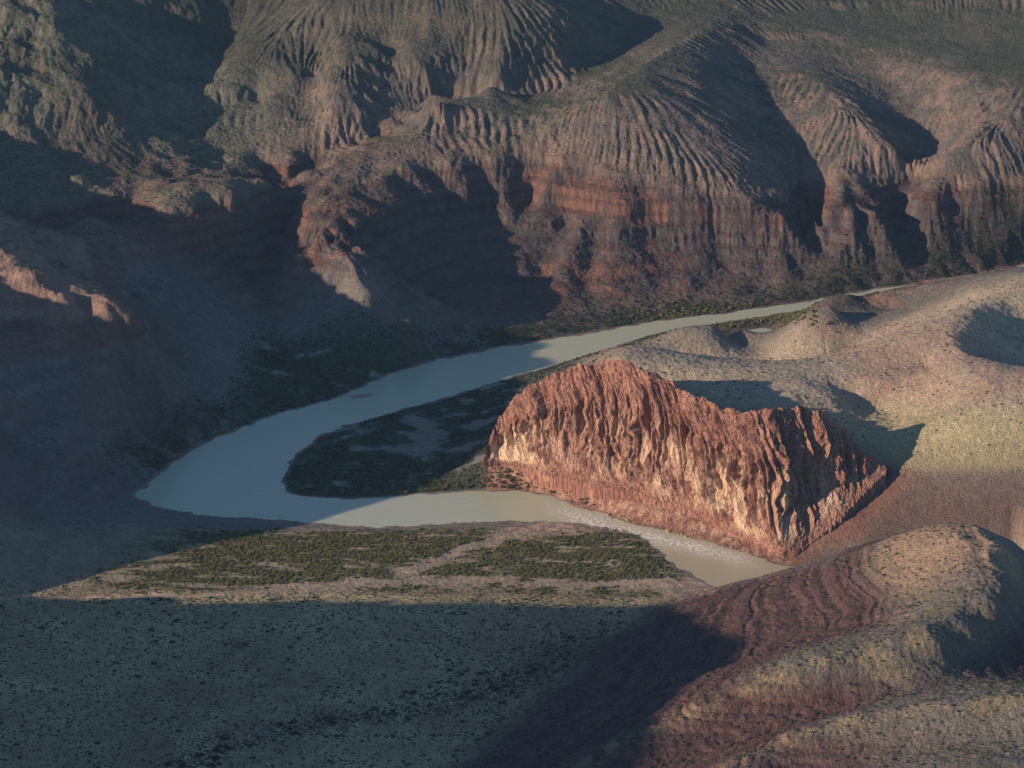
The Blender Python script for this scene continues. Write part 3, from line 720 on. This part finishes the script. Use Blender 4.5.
def mass(name, pts, rad, protos, mat, label, cat):
    Vs, Fs, off = [], [], 0
    k = rng.integers(0, len(protos), len(pts)); th = rng.uniform(0, 6.28, len(pts))
    for q, (PV, PF) in enumerate(protos):
        m_ = k == q; n_ = m_.sum()
        if not n_: continue
        cs, sn = np.cos(th[m_]), np.sin(th[m_]); R = rad[m_]
        x_ = (PV[None, :, 0]*cs[:, None]-PV[None, :, 1]*sn[:, None])*R[:, None] + pts[m_][:, :1]
        y_ = (PV[None, :, 0]*sn[:, None]+PV[None, :, 1]*cs[:, None])*R[:, None] + pts[m_][:, 1:2]
        z_ = PV[None, :, 2]*R[:, None] + pts[m_][:, 2:] - .1*R[:, None]
        Vs.append(np.stack([x_, y_, z_], -1).reshape(-1, 3)); Fs.append((PF[None] + (np.arange(n_)*len(PV))[:, None, None] + off).reshape(-1, 3)); off += n_*len(PV)
    o = mesh_obj(name, np.concatenate(Vs), np.concatenate(Fs), mat, smooth_=False)
    return tag(o, label, cat, kind='stuff')
def individuals(name, pts, rad, protos, mat, labels, cat, group):
    mes = []
    for q, (PV, PF) in enumerate(protos):
        o = mesh_obj(name, PV, PF, mat, smooth_=False); mes.append(o.data); bpy.data.objects.remove(o)
    for i, (p_, r_) in enumerate(zip(pts, rad)):
        o = bpy.data.objects.new(name, mes[rng.integers(len(mes))]); COL.objects.link(o)
        o.location = (p_[0], p_[1], p_[2]-.1*r_); o.scale = (r_*rng.uniform(.85,1.2), r_*rng.uniform(.85,1.2), r_*rng.uniform(.8,1.15)); o.rotation_euler = (0, 0, rng.uniform(0, 6.28))
        g = group[i] if isinstance(group, (list, np.ndarray)) else group
        tag(o, str(labels[i]), cat, str(g))
SH = [tuft(70, k, .75, .42) for k in range(5)]; SM = [tuft(16, 40+k, .7, .75) for k in range(5)]; TR = [tree_proto(150, 60+k) for k in range(5)]
clear = (1-wash)*smooth(2,7,RS)*(1-.9*talus)
gully = np.maximum(near_line([(60,800,25),(170,775,20),(250,740,13),(330,722,11),(420,710,9)], 16), near_line([(420,710,9),(500,690,8),(560,665,7),(605,640,5)], 26))
upper = plain*smooth(2570,2600,YY)
lower = plain*smooth(2600,2560,YY)*smooth(660,600,PXi)
side = smooth(420,540,PXi)*smooth(600,640,PYi)
w_plain = lower*clear*(.35 + 1.6*smooth(0,.5,n2) + 5*gully + 2.2*side*smooth(-.4,.3,n2))
pts, ii = scatter(w_plain, 300)
g_ = gully.ravel()[ii] > .3; s_ = (side.ravel()[ii] > .5) & ~g_
zone = np.where(g_, 0, np.where(s_, 1, 2))
labs = np.array(['dark shrub growing along the rocky gully across the shaded plain','dark shrub in the dense scrub beside the foot of the maroon slope','dark shrub standing apart on the open shaded plain below the dry wash'])
grps = np.array(['shrubs along the gully','shrubs beside the maroon slope','shrubs on the open shaded plain'])
individuals('desert_shrub', pts, rng.uniform(1.3, 2.5, 300)*(1+.35*g_), SH, LEAF, labs[zone], 'shrub', grps[zone])
pts, ii = scatter(w_plain + .5*lower*clear, 14000); mass('desert_scrub', pts, rng.uniform(.35, 1.15, len(pts)), SM, LEAF, 'low dark desert scrub dotted over the shaded plain', 'scrub')
# riverside trees
w_delta = upper*clear*smooth(-.4,.25,nst+.2*n2)*smooth(90,230,PXi+2.0*(PYi-560)) + .12*upper*clear*smooth(150,260,PXi)
pts, ii = scatter(w_delta, 150)
individuals('riverside_tree', pts, rng.uniform(1.9, 3.2, 150), TR, LEAF_G, ['sunlit green tree in the thickets between the dry wash and the river']*150, 'tree', 'trees between the wash and the river')
pts, ii = scatter(w_delta, 9000); mass('riverside_thicket', pts, rng.uniform(.8, 2.0, len(pts)), SH, LEAF_G, 'sunlit green thicket between the dry wash and the river', 'thicket')
tip = pen*smooth(3,9,RS)
w_edge = tip*smooth(40,14,RS)*smooth(330,420,PXi)*smooth(455,478,PYi)
pts, ii = scatter(w_edge + 1e-9, 110)
individuals('riverside_tree', pts, rng.uniform(2.2, 4.2, 110), TR, LEAF_G, ['yellow green tree along the sunlit lower edge of the bend']*110, 'tree', 'trees along the sunlit edge of the bend')
w_pen = tip*smooth(.25,-.1,n2+.35*n1+.9*blob(440,435,70,28)-.3)
pts, ii = scatter(w_pen, 6500); mass('bend_thicket', pts, rng.uniform(.6, 1.8, len(pts)), SH, LEAF, 'dark thicket covering the shaded tongue inside the bend', 'thicket')
w_bank = bankv*smooth(3,9,RS)*smooth(90,30,RS)*(.3+smooth(-.3,.4,n2))*(1-wash)
pts, ii = scatter(w_bank, 5200); mass('bank_thicket', pts, rng.uniform(.7, 1.9, len(pts)), SH, LEAF, 'dark thicket fringing the outer river bank', 'thicket')
w_island = blob(735,316,60,7)*smooth(2,6,RS)
pts, ii = scatter(w_island, 420); mass('willow_thicket', pts, rng.uniform(1.5, 3.2, len(pts)), SH, LEAF_G, 'green willow thicket by the far channel behind the low hills', 'thicket')
w_hill = (FAR*smooth(.8,.4,sl)*(.4+smooth(-.3,.4,n1)) + (.3*lowhill) + 1.1*near_h*smooth(.8,.4,sl))*smooth(8,20,RS)*(1-.8*talus)*smooth(4300,4100,YY)
pts, ii = scatter(w_hill, 15000); mass('hill_scrub', pts, rng.uniform(.55, 1.35, len(pts)), SM, LEAF, 'tiny dark scrub speckling the hillsides', 'scrub')
# rocks
def rock_proto(seed):
    import bmesh
    bm = bmesh.new(); bmesh.ops.create_icosphere(bm, subdivisions=2, radius=1); r = np.random.default_rng(seed)
    pl = r.normal(size=(7, 3)); pl /= np.linalg.norm(pl, axis=1)[:, None]; h_ = r.uniform(.55, .85, 7)
    for v in bm.verts:
        p_ = np.array(v.co)
        for n_, q in zip(pl, h_):
            e = p_@n_ - q
            if e > 0: p_ = p_ - e*n_
        v.co = p_*[1, 1, .8]
    V = np.array([v.co for v in bm.verts]); F = np.array([[v.index for v in f.verts] for f in bm.faces]); bm.free(); return V, F
RK = [rock_proto(80+k) for k in range(4)]
w_out = np.exp(-((PXi-256)/22)**2-((PYi-730+.35*(PXi-256))/7)**2)*(YY < 2500)
pts, ii = scatter(w_out, 34); individuals('boulder', pts, rng.uniform(1.2, 3.6, 34), RK, BOULDER, ['pale boulder in the rocky outcrop at the edge of the shaded gully']*34, 'boulder', 'boulders at the gully edge')
w_rap = smooth(6,0,np.abs(RS-1))*smooth(560,590,PXi)*smooth(770,740,PXi)*(YY < 2900)*(YY > 2600)*smooth(-6,4,PYi*0+XX*0+YY-np.interp(XX, FT[:14,0], FT[:14,1])+70)
pts, ii = scatter(w_rap, 60); individuals('river_boulder', pts, rng.uniform(1.0, 2.4, 60), RK, BOULDER, ['pale boulder at the water edge of the rapids below the red cliff']*60, 'boulder', 'boulders along the rapids')
# gravel bar in the bend
gp = P(362, 396, 0); t_ = np.linspace(0, 2*np.pi, 49)[:-1]; rings = np.linspace(1, .05, 7)
V = np.array([[gp[0] + r_*(1+.2*np.sin(3*a_))*(16*np.cos(a_)) , gp[1] + r_*(1+.2*np.sin(2*a_+1))*(9*np.sin(a_)+5*np.cos(a_)), -.3+1.0*(1-r_)**.6] for r_ in rings for a_ in t_])
F = np.array([[i*48+j, i*48+(j+1)%48, (i+1)*48+(j+1)%48, (i+1)*48+j] for i in range(6) for j in range(48)])
tag(mesh_obj('gravel_bar', V, F, BOULDER), 'small pale gravel bar at the far edge of the bend', 'gravel bar', kind='structure')

# air
me = bpy.data.meshes.new('haze'); x0,x1,y0,y1,z0,z1 = -6000,6000,-300,7000,-25,1030
vb = [(x,y,z) for x in (x0,x1) for y in (y0,y1) for z in (z0,z1)]
me.from_pydata(vb, [], [(0,1,3,2),(4,6,7,5),(0,4,5,1),(2,3,7,6),(0,2,6,4),(1,5,7,3)])
hz = bpy.data.objects.new('haze', me); COL.objects.link(hz); tag(hz, 'thin blue evening haze filling the canyon', 'haze', kind='stuff')
hm = bpy.data.materials.new('canyon_air'); hm.use_nodes = True; hn = hm.node_tree; hn.nodes.clear()
ho = hn.nodes.new('ShaderNodeOutputMaterial'); hv = hn.nodes.new('ShaderNodeVolumePrincipled'); hn.links.new(hv.outputs[0], ho.inputs['Volume'])
hv.inputs['Color'].default_value = (.40,.66,1,1); hv.inputs['Density'].default_value = 1.0e-5; hv.inputs['Anisotropy'].default_value = .0
me.materials.append(hm)

# ------------------------------------------------------------------ light
sd = bpy.data.lights.new('sun', 'SUN'); sun = bpy.data.objects.new('sun', sd); COL.objects.link(sun)
sd.energy = 5.0; sd.angle = math.radians(.5); sd.color = (1, .78, .60)
sun.rotation_euler = (math.pi/2 - SUN_EL, 0, SUN_AZ - math.pi/2)
w = bpy.data.worlds.new('World'); scene.world = w; w.use_nodes = True
nt = w.node_tree; bg = nt.nodes['Background']; sky = nt.nodes.new('ShaderNodeTexSky'); sky.sky_type = 'NISHITA'; sky.sun_disc = False
sky.sun_elevation = SUN_EL; sky.sun_rotation = math.pi/2 - (SUN_AZ + math.pi); sky.altitude = 1500
nt.links.new(mix(nt, 1.0, sky.outputs[0], (.865, .975, 1.04), 'MULTIPLY'), bg.inputs[0]); bg.inputs[1].default_value = .105; sky.ozone_density = 2.5; sky.dust_density = .5
vs = scene.view_settings; vs.view_transform = 'Standard'; vs.look = 'None'; vs.exposure = .5; vs.gamma = 1; vs.use_curve_mapping = False
scene.cycles.max_bounces = 4; scene.cycles.diffuse_bounces = 2
